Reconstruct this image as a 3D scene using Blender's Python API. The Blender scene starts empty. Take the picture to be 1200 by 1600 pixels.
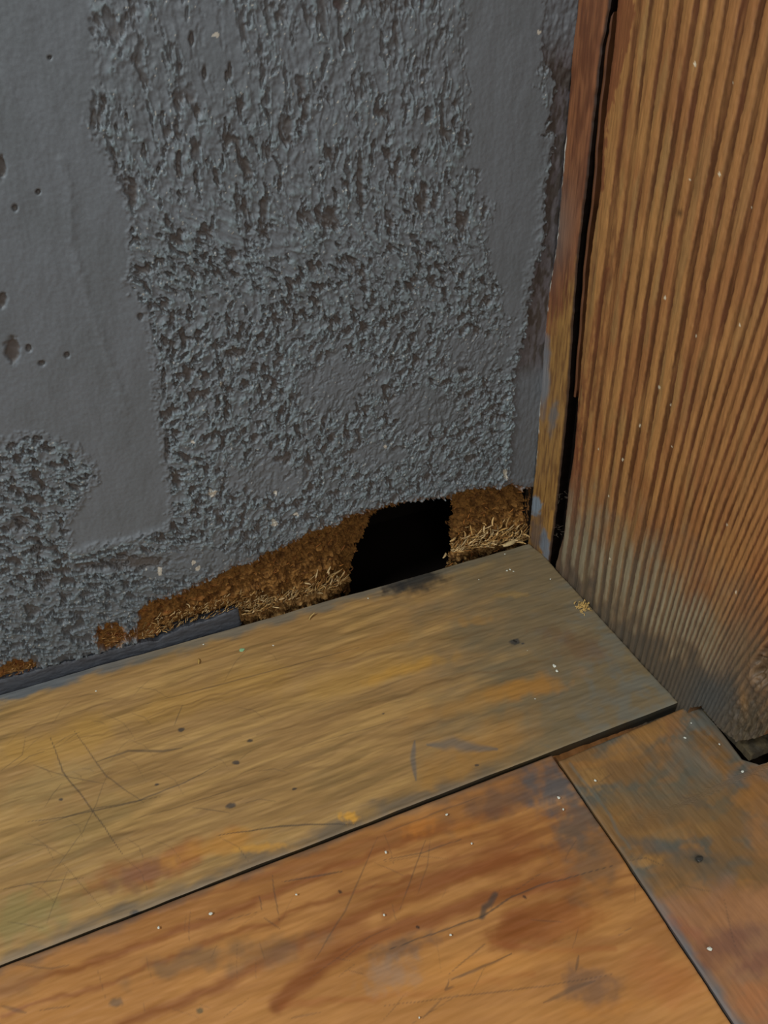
import bpy, math, random
import numpy as np
from mathutils import Vector
random.seed(7)
scene = bpy.context.scene
COL = scene.collection

# ------------------------------------------------------------ camera
CAM_E = (0.9305395, 0.0256950, -0.3963843)
CAM_C = np.array([-0.1646906, -0.2478656, 0.2327379])
FPX = 1363.1
cam_d = bpy.data.cameras.new('camera')
cam_d.lens = FPX * 36.0 / 1600.0
cam_d.sensor_width = 36.0
cam_d.clip_start = 0.005
cam = bpy.data.objects.new('camera', cam_d)
cam.location = CAM_C; cam.rotation_euler = CAM_E
COL.objects.link(cam); scene.camera = cam

# ------------------------------------------------------------ world, lights, exposure
w = bpy.data.worlds.new('world'); scene.world = w; w.use_nodes = True
w.node_tree.nodes['Background'].inputs[0].default_value = (0.86, 0.93, 1.0, 1)
w.node_tree.nodes['Background'].inputs[1].default_value = 0.50

def area(name, loc, target, size, power, color, size_y=None):
    l = bpy.data.lights.new(name, 'AREA'); l.energy = power; l.color = color
    l.size = size
    if size_y: l.shape = 'RECTANGLE'; l.size_y = size_y
    o = bpy.data.objects.new(name, l); COL.objects.link(o)
    o.location = loc
    o.rotation_euler = (Vector(target) - Vector(loc)).to_track_quat('-Z', 'Y').to_euler()
    return o
area('ceiling_lamp', (-1.05, -0.42, 1.15), (-0.08, 0, 0.08), 0.20, 11.5, (0.93, 0.98, 1.0), 0.22)
area('front_fill', (-0.3, -1.6, 0.9), (0, -0.08, 0.06), 0.5, 7.0, (1.0, 0.94, 0.84))  # added front fill to brighten the floor, no real source known there

vs = scene.view_settings
scene.display_settings.display_device = 'sRGB'
vs.view_transform = 'Standard'; vs.look = 'None'; vs.gamma = 1.0; vs.use_curve_mapping = False
vs.exposure = 0.0

# ------------------------------------------------------------ maths helpers
def rot(a, b, c):
    ca, sa, cb, sb, cc, sc = math.cos(a), math.sin(a), math.cos(b), math.sin(b), math.cos(c), math.sin(c)
    X = np.array([[1,0,0],[0,ca,-sa],[0,sa,ca]]); Y = np.array([[cb,0,sb],[0,1,0],[-sb,0,cb]])
    Z = np.array([[cc,-sc,0],[sc,cc,0],[0,0,1]])
    return Z @ Y @ X
RM = rot(*CAM_E)
def at(x, y, ax, v=0.0):
    """photo point -> point on the real plane (ax = v): used to survey the place"""
    d = RM @ np.array([(x-600)/FPX, -(y-800)/FPX, -1.0])
    return CAM_C + d*(v-CAM_C[ax])/d[ax]
def to_photo(P):
    q = (P - CAM_C) @ RM
    z = np.minimum(q[..., 2], -0.01)
    return 600+FPX*q[..., 0]/-z, 800-FPX*q[..., 1]/-z
def S(r, g, b):
    c = np.array([r, g, b], float)/255.0
    return np.where(c <= .04045, c/12.92, ((c+.055)/1.055)**2.4)
def mixs(a, b, t): return a*(1-t)+b*t
def sm(a, b, x):
    t = np.clip((x-a)/(b-a), 0, 1); return t*t*(3-2*t)
def mix(a, b, t):
    t = np.asarray(t)[..., None]; return a*(1-t) + b*t

_rs = np.random.RandomState(3)
PERM = _rs.permutation(4096); ANG = _rs.rand(4096)*2*np.pi
GX, GY = np.cos(ANG), np.sin(ANG)
def pn(x, y, seed=0):
    xi = np.floor(x).astype(np.int64); yi = np.floor(y).astype(np.int64)
    xf = x-xi; yf = y-yi
    u = xf*xf*xf*(xf*(xf*6-15)+10); v = yf*yf*yf*(yf*(yf*6-15)+10)
    def g(ix, iy, dx, dy):
        h = PERM[(PERM[(ix+seed*57) & 4095]+iy) & 4095]
        return GX[h]*dx + GY[h]*dy
    a = g(xi, yi, xf, yf); b = g(xi+1, yi, xf-1, yf); c = g(xi, yi+1, xf, yf-1); d = g(xi+1, yi+1, xf-1, yf-1)
    return ((a*(1-u)+b*u)*(1-v) + (c*(1-u)+d*u)*v)*1.5
def fbm(x, y, seed=0, o=3, g=.5):
    r = 0; a = 1.0
    for k in range(o):
        r = r + a*pn(x, y, seed+k*11); x = x*2.03+5.1; y = y*2.03+3.7; a *= g
    return r
def seg_dist(X, Y, pts, closed=False):
    """distance to a polyline and position along it (0..1)"""
    P = np.array(pts, float); n = len(P)
    if closed: P = np.vstack([P, P[:1]])
    best = np.full(X.shape, 1e9); par = np.zeros(X.shape)
    for i in range(len(P)-1):
        ax, ay = P[i]; dx, dy = P[i+1]-P[i]; L = dx*dx+dy*dy+1e-9
        t = np.clip(((X-ax)*dx+(Y-ay)*dy)/L, 0, 1)
        d = np.hypot(X-ax-t*dx, Y-ay-t*dy)
        m = d < best
        best = np.where(m, d, best); par = np.where(m, (i+t)/(len(P)-1), par)
    return best, par
def inside(X, Y, pts):
    P = np.array(pts, float); n = len(P); r = np.zeros(X.shape, bool)
    for i in range(n):
        x0, y0 = P[i]; x1, y1 = P[(i+1) % n]
        if y0 == y1: continue
        c = ((y0 > Y) != (y1 > Y)) & (X < (x1-x0)*(Y-y0)/(y1-y0)+x0)
        r ^= c
    return r
def sdf(X, Y, pts):
    d, _ = seg_dist(X, Y, pts, True)
    return np.where(inside(X, Y, pts), -d, d)
def axis(a, b, f0, f1, fine, coarse):
    L = []
    if a < f0-1e-6: L.append(np.linspace(a, f0, max(3, int((f0-a)/coarse)+1))[:-1])
    L.append(np.linspace(f0, f1, int((f1-f0)/fine)+1))
    if b > f1+1e-6: L.append(np.linspace(f1, b, max(3, int((b-f1)/coarse)+1))[1:])
    return np.concatenate(L)

# ------------------------------------------------------------ object helpers
def tag(o, label=None, cat=None, group=None, kind=None):
    for k, v in (('label', label), ('category', cat), ('group', group), ('kind', kind)):
        if v: o[k] = v
    return o
def link(name, me, mat, parent=None):
    o = bpy.data.objects.new(name, me); COL.objects.link(o)
    if mat: me.materials.append(mat)
    if parent is not None: o.parent = parent
    return o
def np_mesh(name, V, F, C=None, smooth=True):
    me = bpy.data.meshes.new(name)
    nf, k = F.shape
    me.vertices.add(len(V)); me.vertices.foreach_set('co', np.ascontiguousarray(V, np.float32).ravel())
    me.loops.add(nf*k); me.polygons.add(nf)
    me.loops.foreach_set('vertex_index', np.ascontiguousarray(F, np.int32).ravel())
    me.polygons.foreach_set('loop_start', np.arange(0, nf*k, k, dtype=np.int32))
    me.polygons.foreach_set('use_smooth', np.full(nf, smooth))
    me.update(calc_edges=True)
    if C is not None:
        a = me.color_attributes.new('tint', 'FLOAT_COLOR', 'POINT')
        c4 = np.ones((len(V), 4), np.float32); c4[:, :3] = np.clip(C, 0, 4)
        a.data.foreach_set('color', c4.ravel())
    return me
def grid_faces(nr, nc, flip=False):
    i = np.arange(nr*nc).reshape(nr, nc)
    F = np.stack([i[:-1, :-1], i[:-1, 1:], i[1:, 1:], i[1:, :-1]], -1).reshape(-1, 4)
    return F[:, ::-1] if flip else F
def skirted(name, P, C, off, mat, parent=None, flip=False, keep=None, rim=.8, rimc=None):
    """grid of points P (r,c,3) with its border carried down by the vector off: a solid slab"""
    nr, nc, _ = P.shape
    F = grid_faces(nr, nc, flip)
    if keep is not None:
        F = F[keep.reshape(-1)]
    V = P.reshape(-1, 3); CC = C.reshape(-1, 3)
    i = np.arange(nr*nc).reshape(nr, nc)
    ring = np.concatenate([i[0, :], i[1:, -1], i[-1, -2::-1], i[-2:0:-1, 0]])
    n0 = len(V); n = len(ring)
    V2 = np.vstack([V[ring], V[ring] + np.array(off)])       # own vertices: a crisp arris
    a = n0+np.arange(n); b = np.roll(a, -1); c = a+n; d = np.roll(c, -1)
    Q = np.stack([a, c, d, b], -1)
    if flip: Q = Q[:, ::-1]
    cor = np.array([[n0+n, n0+n+nc-1, n0+n+nc-1+nr-1, n0+n+2*(nc-1)+(nr-1)]])
    if not flip: cor = cor[:, ::-1]
    V = np.vstack([V, V2]); rc = CC[ring]*rim if rimc is None else np.ones((n, 3))*rimc
    CC = np.vstack([CC, rc, rc])
    F = np.vstack([F, Q, cor])
    return link(name, np_mesh(name, V, F, CC), mat, parent)
def box(name, lo, hi, mat, parent=None, bev=0.0):
    import bmesh
    bm = bmesh.new(); bmesh.ops.create_cube(bm, size=1)
    for v in bm.verts:
        v.co = Vector([lo[k]+(hi[k]-lo[k])*(v.co[k]+.5) for k in range(3)])
    if bev: bmesh.ops.bevel(bm, geom=list(bm.edges), offset=bev, segments=2, affect='EDGES')
    me = bpy.data.meshes.new(name); bm.to_mesh(me); bm.free()
    return link(name, me, mat, parent)

# ------------------------------------------------------------ materials
def material(name, color=None, rough=.5, spec=.5, bumps=(), rvar=None, sheen=0, cvar=0.0):
    """bumps: (scale xyz, strength, distance); tint attribute unless color is given; fine grain noise cvar"""
    m = bpy.data.materials.new(name); m.use_nodes = True
    nt = m.node_tree; N = nt.nodes; L = nt.links; b = N['Principled BSDF']
    b.inputs['Roughness'].default_value = rough
    b.inputs['Specular IOR Level'].default_value = spec
    tc = N.new('ShaderNodeTexCoord')
    if color is None:
        a = N.new('ShaderNodeAttribute'); a.attribute_name = 'tint'; src = a.outputs['Color']
    else:
        a = N.new('ShaderNodeRGB'); a.outputs[0].default_value = (*color, 1); src = a.outputs[0]
    if cvar:
        mp = N.new('ShaderNodeMapping'); mp.inputs['Scale'].default_value = bumps[0][0] if bumps else (900, 900, 900)
        nz = N.new('ShaderNodeTexNoise'); nz.inputs['Scale'].default_value = 1; nz.inputs['Detail'].default_value = 4
        L.new(tc.outputs['Object'], mp.inputs[0]); L.new(mp.outputs[0], nz.inputs['Vector'])
        mr = N.new('ShaderNodeMapRange'); mr.inputs[1].default_value = .3; mr.inputs[2].default_value = .7
        mr.inputs[3].default_value = 1-cvar; mr.inputs[4].default_value = 1+cvar
        L.new(nz.outputs['Fac'], mr.inputs[0])
        mx = N.new('ShaderNodeVectorMath'); mx.operation = 'SCALE'
        L.new(src, mx.inputs[0]); L.new(mr.outputs[0], mx.inputs['Scale']); src = mx.outputs[0]
    L.new(src, b.inputs['Base Color'])
    prev = None
    for sc, st, dist in bumps:
        mp = N.new('ShaderNodeMapping'); mp.inputs['Scale'].default_value = sc
        nz = N.new('ShaderNodeTexNoise'); nz.inputs['Scale'].default_value = 1; nz.inputs['Detail'].default_value = 3
        L.new(tc.outputs['Object'], mp.inputs[0]); L.new(mp.outputs[0], nz.inputs['Vector'])
        bp = N.new('ShaderNodeBump'); bp.inputs['Strength'].default_value = st; bp.inputs['Distance'].default_value = dist
        L.new(nz.outputs['Fac'], bp.inputs['Height'])
        if prev: L.new(prev, bp.inputs['Normal'])
        prev = bp.outputs[0]
    if prev: L.new(prev, b.inputs['Normal'])
    if rvar:
        mp = N.new('ShaderNodeMapping'); mp.inputs['Scale'].default_value = rvar[0]
        nz = N.new('ShaderNodeTexNoise'); nz.inputs['Scale'].default_value = 1; nz.inputs['Detail'].default_value = 3
        L.new(tc.outputs['Object'], mp.inputs[0]); L.new(mp.outputs[0], nz.inputs['Vector'])
        mr = N.new('ShaderNodeMapRange'); mr.inputs[1].default_value = .3; mr.inputs[2].default_value = .7
        mr.inputs[3].default_value = rvar[1]; mr.inputs[4].default_value = rvar[2]
        L.new(nz.outputs['Fac'], mr.inputs[0]); L.new(mr.outputs[0], b.inputs['Roughness'])
    return m
M_PAINT = material('grey_wall_paint', rough=.50, spec=.42, bumps=[((1300, 1300, 1300), .22, .0002)], cvar=.05)
M_CORE = material('torn_fibreboard', rough=.9, spec=.15, bumps=[((900, 900, 1500), .9, .0008)], cvar=.35)
M_FLOOR = material('worn_varnished_plank', rough=.35, spec=.4, bumps=[((120, 1400, 1400), .06, .0002), ((60, 90, 60), .2, .0008)],
                   rvar=((55, 120, 55), .33, .62), cvar=.05)
M_FLOOR_T = material('worn_varnished_cross_plank', rough=.4, spec=.4, bumps=[((1400, 160, 1400), .06, .0002), ((90, 60, 60), .2, .0008)],
                   rvar=((120, 55, 55), .33, .62), cvar=.10)
M_BOARD = material('ribbed_old_pine', rough=.55, spec=.35, bumps=[((1500, 1500, 150), .35, .0003)], cvar=.16)
M_STRIP = material('stained_pine_strip', rough=.38, spec=.4, bumps=[((1500, 1500, 120), .2, .0003)], cvar=.10)
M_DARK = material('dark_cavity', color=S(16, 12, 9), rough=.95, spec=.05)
M_SUB = material('dusty_subfloor', color=S(40, 30, 20), rough=.95, spec=.05, bumps=[((300, 300, 300), .5, .001)], cvar=.3)
M_SHAVE = material('pale_wood_shaving', rough=.75, spec=.25, cvar=.15)
M_CRUMB = material('plaster_crumb', color=S(205, 205, 190), rough=.8, spec=.3)
M_GREEN = material('green_paint_fleck', color=S(135, 175, 130), rough=.6)
M_LINT = material('grey_lint', color=S(150, 135, 120), rough=.9)
M_NAIL = material('dark_nail', color=S(45, 42, 36), rough=.5)

# ============================================================ FLOOR
def painter(PX, PY, C):
    """returns brush(points, width, colour, alpha, soft): worn marks and stains on the wood"""
    def brush(pts, width, col, alpha, soft=1.0, taper=False, wob=0.0, seed=0):
        P = np.array(pts, float); pad = width*2+8
        m = (PX > P[:, 0].min()-pad) & (PX < P[:, 0].max()+pad) & (PY > P[:, 1].min()-pad) & (PY < P[:, 1].max()+pad)
        if not m.any(): return
        x = PX[m]; y = PY[m]
        if wob:
            x = x + wob*fbm(x/50, y/40, 40+seed, 4, .35); y = y + wob*fbm(x/50, y/40, 60+seed, 4, .35)
        d, t = seg_dist(x, y, pts)
        wd = width*(np.sin(np.pi*np.clip(t, .03, .97))**.6 if taper else 1.0)
        a = alpha*(1-sm(wd*(1-soft)*.5, wd*.5*(1+soft*.6)+.3, d))
        C[m] = mix(C[m], np.asarray(col), a)
    def blob(cx, cy, rx, ry, ang, col, alpha, soft=.5, wob=.3, seed=0):
        R_ = max(rx, ry)*1.9
        m = (abs(PX-cx) < R_) & (abs(PY-cy) < R_)
        if not m.any(): return
        ca, sa = math.cos(math.radians(ang)), math.sin(math.radians(ang))
        x = PX[m]-cx; y = PY[m]-cy
        r = np.hypot((x*ca+y*sa)/rx, (-x*sa+y*ca)/ry)
        r = r + wob*fbm(PX[m]/(max(8, R_*.25)), PY[m]/(max(8, R_*.25)), 80+seed)
        a = alpha*(1-sm(1-soft, 1+soft*.4, r))
        C[m] = mix(C[m], np.asarray(col), a)
    return brush, blob

def plank(name, u, v, xl, xr, yb, yf, base, fine_edge=.0005, drop=.016, z0=0.0, mat=M_FLOOR):
    """xl,xr: functions of v; yb,yf: functions of x. returns painted grid arrays"""
    U, V = np.meshgrid(u, v)
    X = xl(V) + (xr(V)-xl(V))*U
    Y = yb(X)*(1-V) + yf(X)*V
    return X, Y
GREY = S(98, 96, 86); GREYB = S(92, 97, 100); OCH = S(176, 134, 66); OCH2 = S(158, 116, 58)
OL = S(128, 106, 64); ORG = S(176, 106, 46); RED = S(140, 72, 30); BRN = S(120, 80, 42)

def edge_drop(X, Y, dx0, dx1, dy0, dy1, r=.00028, dep=.0005):
    d = np.minimum(np.minimum(dx0, dx1), np.minimum(dy0, dy1))
    return -dep*np.exp(-np.maximum(d, 0)/r)

# subfloor slab (hidden earth-dark boards below the planks)
floor = box('floor', (-.6, -.62, -.05), (.30, .060, -.018), M_SUB); floor['kind'] = 'structure'

def line_y(a, b):
    A = at(*a, 2); B = at(*b, 2)
    return lambda x: A[1] + (B[1]-A[1])*(x-A[0])/(B[0]-A[0])

# ---- plank 1 (along the wall)
yb1 = line_y((0, 1086), (828, 849)); yf1 = line_y((0, 1506), (1060, 1096))
endp = [at(x, y, 2) for x, y in [(828, 849), (848, 865), (868, 888), (915, 938), (962, 990), (1010, 1043), (1060, 1096)]]
ey = np.array([p[1] for p in endp])[::-1]; ex = np.array([p[0] for p in endp])[::-1]
def xr1(V):
    yy = yb1(0)*(1-V)+yf1(0)*V
    return np.interp(yy, ey, ex)
X0 = -.50
xs = axis(X0, 0, -.235, 0, .00030, .004); u1 = (xs-X0)/(0-X0)
v1 = np.linspace(0, 1, 345)
X, Y = plank('p', u1, v1, lambda V: np.full_like(V, X0), xr1, yb1, yf1, None)
U, V = np.meshgrid(u1, v1)
Wd = yb1(X)-yf1(X)
xm, ym = X*1000, Y*1000
Z = .00035*fbm(xm/40, ym/12, 5) + .00012*fbm(xm/9, ym/1.6, 6, 2)
Z += edge_drop(X, Y, X-X0, xr1(V)-X, 1+0*X, (1-V)*Wd)
# small dent near the right end of the front edge
PX, PY = to_photo(np.stack([X, Y, 0*X], -1))
grain = fbm(xm/70 + .2*pn(xm/20, ym/9, 2), ym/4.0 + .9*pn(xm/60, ym/20, 1), 7, 3, .5)
broad = fbm(xm/34, ym/15, 9, 3)
C = mix(mix(S(158, 122, 74)*np.ones(X.shape+(3,)), S(178, 140, 84), sm(-.3, .7, grain*.6+broad*.6)), S(132, 104, 62), .75*sm(.05, 1.0, -grain*.9+broad*.6))
C = mix(C, S(122, 94, 58), .30*sm(.15, .6, fbm(xm/26, ym/1.7+.6*pn(xm/22, ym/8, 33), 17, 3)))
# dirt: long the wall, at the right end, at the front edge
n1 = fbm(xm/9, ym/6, 12, 4)
sdark = S(108, 98, 76)
dB = V*Wd*1000 + 2.4*n1
C = mix(C, S(104, 102, 92), .80*(1-sm(1.0, 7.0, dB)))
C = mix(C, GREYB, .85*(1-sm(2.0, 5.0, dB))*(1-sm(-.20, -.15, X)))
right = sm(560, 850, PX + 75*fbm(xm/14, ym/9, 15, 3) + .25*(1000-PY))
C = mix(C, sdark, .80*right)
C = mix(C, S(108, 110, 102), .6*sm(820, 1010, PX + 70*n1)*sm(-.6, .4, fbm(xm/7, ym/7, 16)))
C = mix(C, S(92, 86, 76), .65*(1-sm(.2, 5.5, (1-V)*Wd*1000+3.5*fbm(xm/12, ym/7, 14)))*(1-sm(700, 860, PX)))
brush, blob = painter(PX, PY, C)
for cx, cy, rx, ry, an, co, al in [
    (300, 1095, 190, 26, -16, OCH, .5), (90, 1160, 120, 30, -18, OCH, .6), (560, 1060, 120, 20, -17, OCH, .5), (640, 1045, 70, 12, -17, S(190, 140, 60), .6),
    (820, 1075, 70, 18, -10, S(170, 118, 52), .7), (760, 1160, 95, 30, -22, S(160, 115, 58), .55), (760, 1090, 120, 16, -16, S(165, 118, 55), .5),
    (590, 1005, 90, 12, -16, OCH2, .5), (740, 970, 30, 8, -10, S(160, 118, 60), .5), (800, 930, 30, 5, -4, S(150, 120, 70), .6),
    (730, 1195, 80, 22, -22, S(165, 118, 55), .5), (900, 1010, 60, 22, 20, S(112, 78, 50), .45),
    (250, 1350, 120, 26, -18, S(150, 88, 44), .75), (330, 1325, 90, 18, -18, S(185, 130, 60), .7), (400, 1325, 40, 8, -5, S(200, 145, 65), .8),
    (215, 1370, 60, 22, -20, S(122, 84, 62), .6), (545, 1277, 17, 8, 5, S(205, 148, 55), .9),
    (40, 1430, 80, 40, -20, S(140, 128, 78), .6), (120, 1290, 100, 40, -20, S(150, 125, 76), .4), (70, 1230, 80, 30, -20, S(170, 145, 95), .35),
    (652, 908, 46, 20, -14, S(50, 49, 46), .9), (620, 914, 26, 12, -14, S(48, 46, 44), .8), (745, 888, 45, 8, -16, S(150, 125, 80), .3)]:
    blob(cx, cy, rx, ry, an, co, al, .7, .5, seed=int(cx) % 13)
BL = S(88, 92, 92)
brush([(648, 1158), (645, 1185), (650, 1220)], 9, BL, .6, .7, True)
brush([(668, 1165), (710, 1160), (772, 1172)], 16, BL, .6, .8, True, 6)
for cx, cy, r in [(283, 1140, 5), (368, 1191, 5), (361, 1259, 6), (390, 1157, 4), (805, 1003, 7), (745, 1195, 3), (214, 1427, 9), (95, 1250, 3), (245, 1226, 3), (460, 1232, 3), (599, 1116, 2), (817, 1006, 2)]:
    blob(cx, cy, r*1.4, r*.75, -10, S(50, 52, 54), .8, .4, .3)
SC = S(66, 58, 50)
def scratch(pts, wdt=1.6, al=.6, col=None): brush(pts, wdt, SC if col is None else col, al, .6, True, 1.0, int(pts[0][0]) % 7)
for pts, wd, al in [([(60, 1175), (300, 1105), (520, 1040), (760, 985)], 5, .35), ([(230, 1120), (430, 1060), (620, 1005)], 4, .4), ([(400, 1150), (560, 1108), (700, 1062), (860, 1030)], 7, .35), ([(440, 1200), (600, 1150), (720, 1120)], 9, .3),
    ([(20, 1250), (200, 1205), (380, 1150)], 6, .3), ([(300, 1250), (430, 1210), (560, 1190)], 8, .3), ([(0, 1150), (180, 1095), (330, 1050)], 5, .3), ([(60, 1330), (220, 1300), (380, 1250)], 8, .3)]:
    brush(pts, wd, S(104, 76, 44), al, .9, True, 5)
scratch([(78, 1150), (98, 1205), (140, 1260), (192, 1335)], 2.2, .7)
scratch([(115, 1140), (165, 1212), (225, 1255)], 1.8, .6)
scratch([(52, 1195), (110, 1215), (165, 1225)], 1.6, .45)
scratch([(40, 1285), (110, 1275), (215, 1252), (290, 1222), (340, 1195)], 2, .6)
scratch([(150, 1190), (200, 1172), (255, 1174), (285, 1168)], 4, .6)
scratch([(60, 1290), (150, 1262), (250, 1245)], 1.6, .5)
scratch([(170, 1205), (150, 1255), (130, 1300), (60, 1390)], 1.5, .4)
scratch([(285, 1100), (272, 1135)], 1.5, .5)
scratch([(230, 1100), (420, 1050), (560, 1012)], 1.8, .5)
scratch([(340, 1305), (420, 1293), (480, 1288), (555, 1288)], 2.6, .7)
scratch([(300, 1262), (360, 1270)], 1.5, .5)
scratch([(0, 1390), (60, 1378), (130, 1372)], 2, .5)
scratch([(10, 1440), (70, 1450)], 1.5, .4); scratch([(105, 1360), (72, 1445)], 1.5, .4); scratch([(0, 1205), (35, 1180), (40, 1150)], 1.4, .4)
scratch([(210, 1280), (330, 1245), (420, 1215)], 1.4, .4); scratch([(95, 1345), (160, 1420)], 1.4, .4); scratch([(470, 1168), (640, 1120)], 1.5, .35)
for k in range(42):
    x0 = random.uniform(10, 420); y0 = 1085-.3*x0+random.uniform(40, 330); a = random.uniform(-1, 1); l = random.uniform(20, 70)
    scratch([(x0, y0), (x0+l*math.cos(a-.2)*.5+3, y0+l*math.sin(a-.2)*.5), (x0+l*math.cos(a), y0+l*math.sin(a))], 1.2, random.uniform(.2, .45))
P = np.stack([X, Y, Z], -1)
p1 = skirted('plank', P, C, (0, 0, -.0175), M_FLOOR, floor, flip=True, rim=.2)
p1['label'] = 'ochre plank along the grey wall, grey with dirt at its right end'

# ---- plank 2 (in front of it)
yb2 = line_y((0, 1508), (862, 1176.5)); yb2b = lambda x: yb2(x)-.0001
seamp = [at(x, y, 2) for x, y in [(866, 1181), (918, 1258), (979, 1346), (1058, 1466), (1146, 1601)]]
sy = np.array([p[1] for p in seamp])[::-1]; sx = np.array([p[0] for p in seamp])[::-1]
sx = np.concatenate([[sx[0]+.0015], sx]); sy = np.concatenate([[-.212], sy])
yf2 = lambda x: np.full_like(x, -.2065)
xr2f = lambda y: np.interp(y, sy, sx)
def xr2(V): return xr2f(-.1025*(1-V)-.2065*V)
xs = axis(-.5, -.045, -.235, -.045, .00031, .004); u2 = (xs+.5)/.455
v2 = np.linspace(0, 1, 340)
X, Y = plank('p', u2, v2, lambda V: np.full_like(V, -.5), xr2, yb2b, yf2, None)
U, V = np.meshgrid(u2, v2); Wd = yb2b(X)-yf2(X)
xm, ym = X*1000, Y*1000
PX, PY = to_photo(np.stack([X, Y, 0*X], -1))
Z = .0003*fbm(xm/40, ym/12, 25) + .0001*fbm(xm/9, ym/1.6, 26, 2) - .0006
Z += edge_drop(X, Y, X+.5, xr2(V)-X, V*Wd, (1-V)*Wd)
grain = fbm(xm/80, (ym+.12*xm)/5.0 + .9*pn(xm/45, ym/20, 31), 27, 3, .5)
broad = fbm(xm/30, ym/16, 29, 3)
C = mix(S(158, 106, 56)*np.ones(X.shape+(3,)), S(176, 122, 66), sm(-.2, .6, grain*.8+broad))
C = mix(C, S(138, 88, 46), .6*sm(.0, .7, -grain+broad*.3))
lo = sm(1340, 1560, PY-.05*PX+40*broad)
C = mix(C, S(190, 132, 70), .6*lo)  # brightly lit front of the floor painted in as a paler, warmer tone
# left front is greyer-yellow
brush, blob = painter(PX, PY, C)
RB = S(134, 78, 38)
brush([(0, 1545), (150, 1500), (330, 1435), (480, 1372), (620, 1318), (790, 1262)], 16, RB, .75, 1.0, False, 8)
brush([(0, 1585), (170, 1535), (340, 1468), (520, 1400), (640, 1368)], 9, RB, .65, 1.0, False, 8)
brush([(190, 1598), (330, 1545), (450, 1480), (560, 1430), (640, 1385), (800, 1340)], 22, RB, .78, 1.0, False, 8)
brush([(60, 1400+75), (180, 1440), (330, 1392), (500, 1335), (640, 1290)], 10, RB, .35, .9, False, 6)
brush([(600, 1430), (700, 1372), (840, 1330)], 20, RB, .6, .9, False, 10)
brush([(430, 1568), (470, 1535), (530, 1490), (600, 1455), (690, 1430), (760, 1400), (900, 1372)], 26, RB, .88, .7, False, 5)
brush([(440, 1566), (560, 1560), (700, 1545), (830, 1520)], 13, S(150, 84, 40), .4, .9, False, 8)
brush([(470, 1530), (500, 1490), (560, 1455)], 34, RB, .5, .9, False, 6)
blob(850, 1438, 90, 36, -12, S(136, 78, 36), .8, .5, .25, 3)
blob(800, 1455, 45, 30, -30, S(132, 74, 32), .7, .5, .2, 4)
brush([(770, 1470), (850, 1485), (960, 1480)], 10, S(150, 86, 44), .45, .9, False, 4)
blob(900, 1440, 60, 20, -14, S(166, 104, 52), .5, .8, .4, 5)
blob(1040, 1530, 70, 45, 30, S(176, 108, 56), .5, .8, .3, 6)
blob(930, 1545, 60, 34, 20, S(96, 76, 66), .55, .8, .5, 7)
blob(700, 1530, 160, 34, -8, S(196, 134, 66), .5, .8, .5, 8)
blob(780, 1500, 120, 14, -8, S(200, 136, 66), .45, .8, .4, 9)
blob(950, 1575, 90, 14, -8, S(190, 126, 60), .5, .8, .4, 10)
gn = fbm(PX/42, PY/36, 35, 4)
blob(862, 1225, 55, 48, 20, S(84, 84, 84), .9, .8, .5, 11)
blob(905, 1290, 46, 52, 25, S(92, 82, 72), .8, .8, .5, 12)
blob(930, 1345, 40, 60, 30, S(112, 84, 58), .7, .8, .5, 13)
blob(780, 1250, 80, 26, -20, S(102, 78, 62), .75, .9, .5, 14)
blob(800, 1330, 100, 50, -10, S(134, 78, 40), .55, .9, .5, 15)
blob(725, 1290, 40, 16, -20, S(172, 112, 52), .5, .8, .4, 16); blob(655, 1290, 30, 14, -20, S(190, 118, 50), .6, .8, .4, 16)
blob(300, 1500, 90, 20, -15, S(112, 90, 66), .6, .9, .6, 17); blob(420, 1490, 80, 20, -15, S(112, 90, 66), .5, .9, .6, 18)
blob(625, 1480, 60, 18, -20, S(96, 78, 66), .6, .9, .6, 19); blob(610, 1520, 45, 30, -20, S(150, 130, 112), .45, .9, .5, 20)
blob(20, 1450+85, 70, 26, -20, S(150, 110, 70), .5, .9, .5, 21); blob(260, 1330+60, 0.1+30, 10, -18, S(200, 122, 56), .6, .9, .4, 22)
blob(180, 1565, 12, 8, 0, S(80, 74, 62), .6, .5, .3, 1); blob(312, 1577, 6, 5, 0, S(70, 72, 50), .7, .5, .3, 1)
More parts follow.
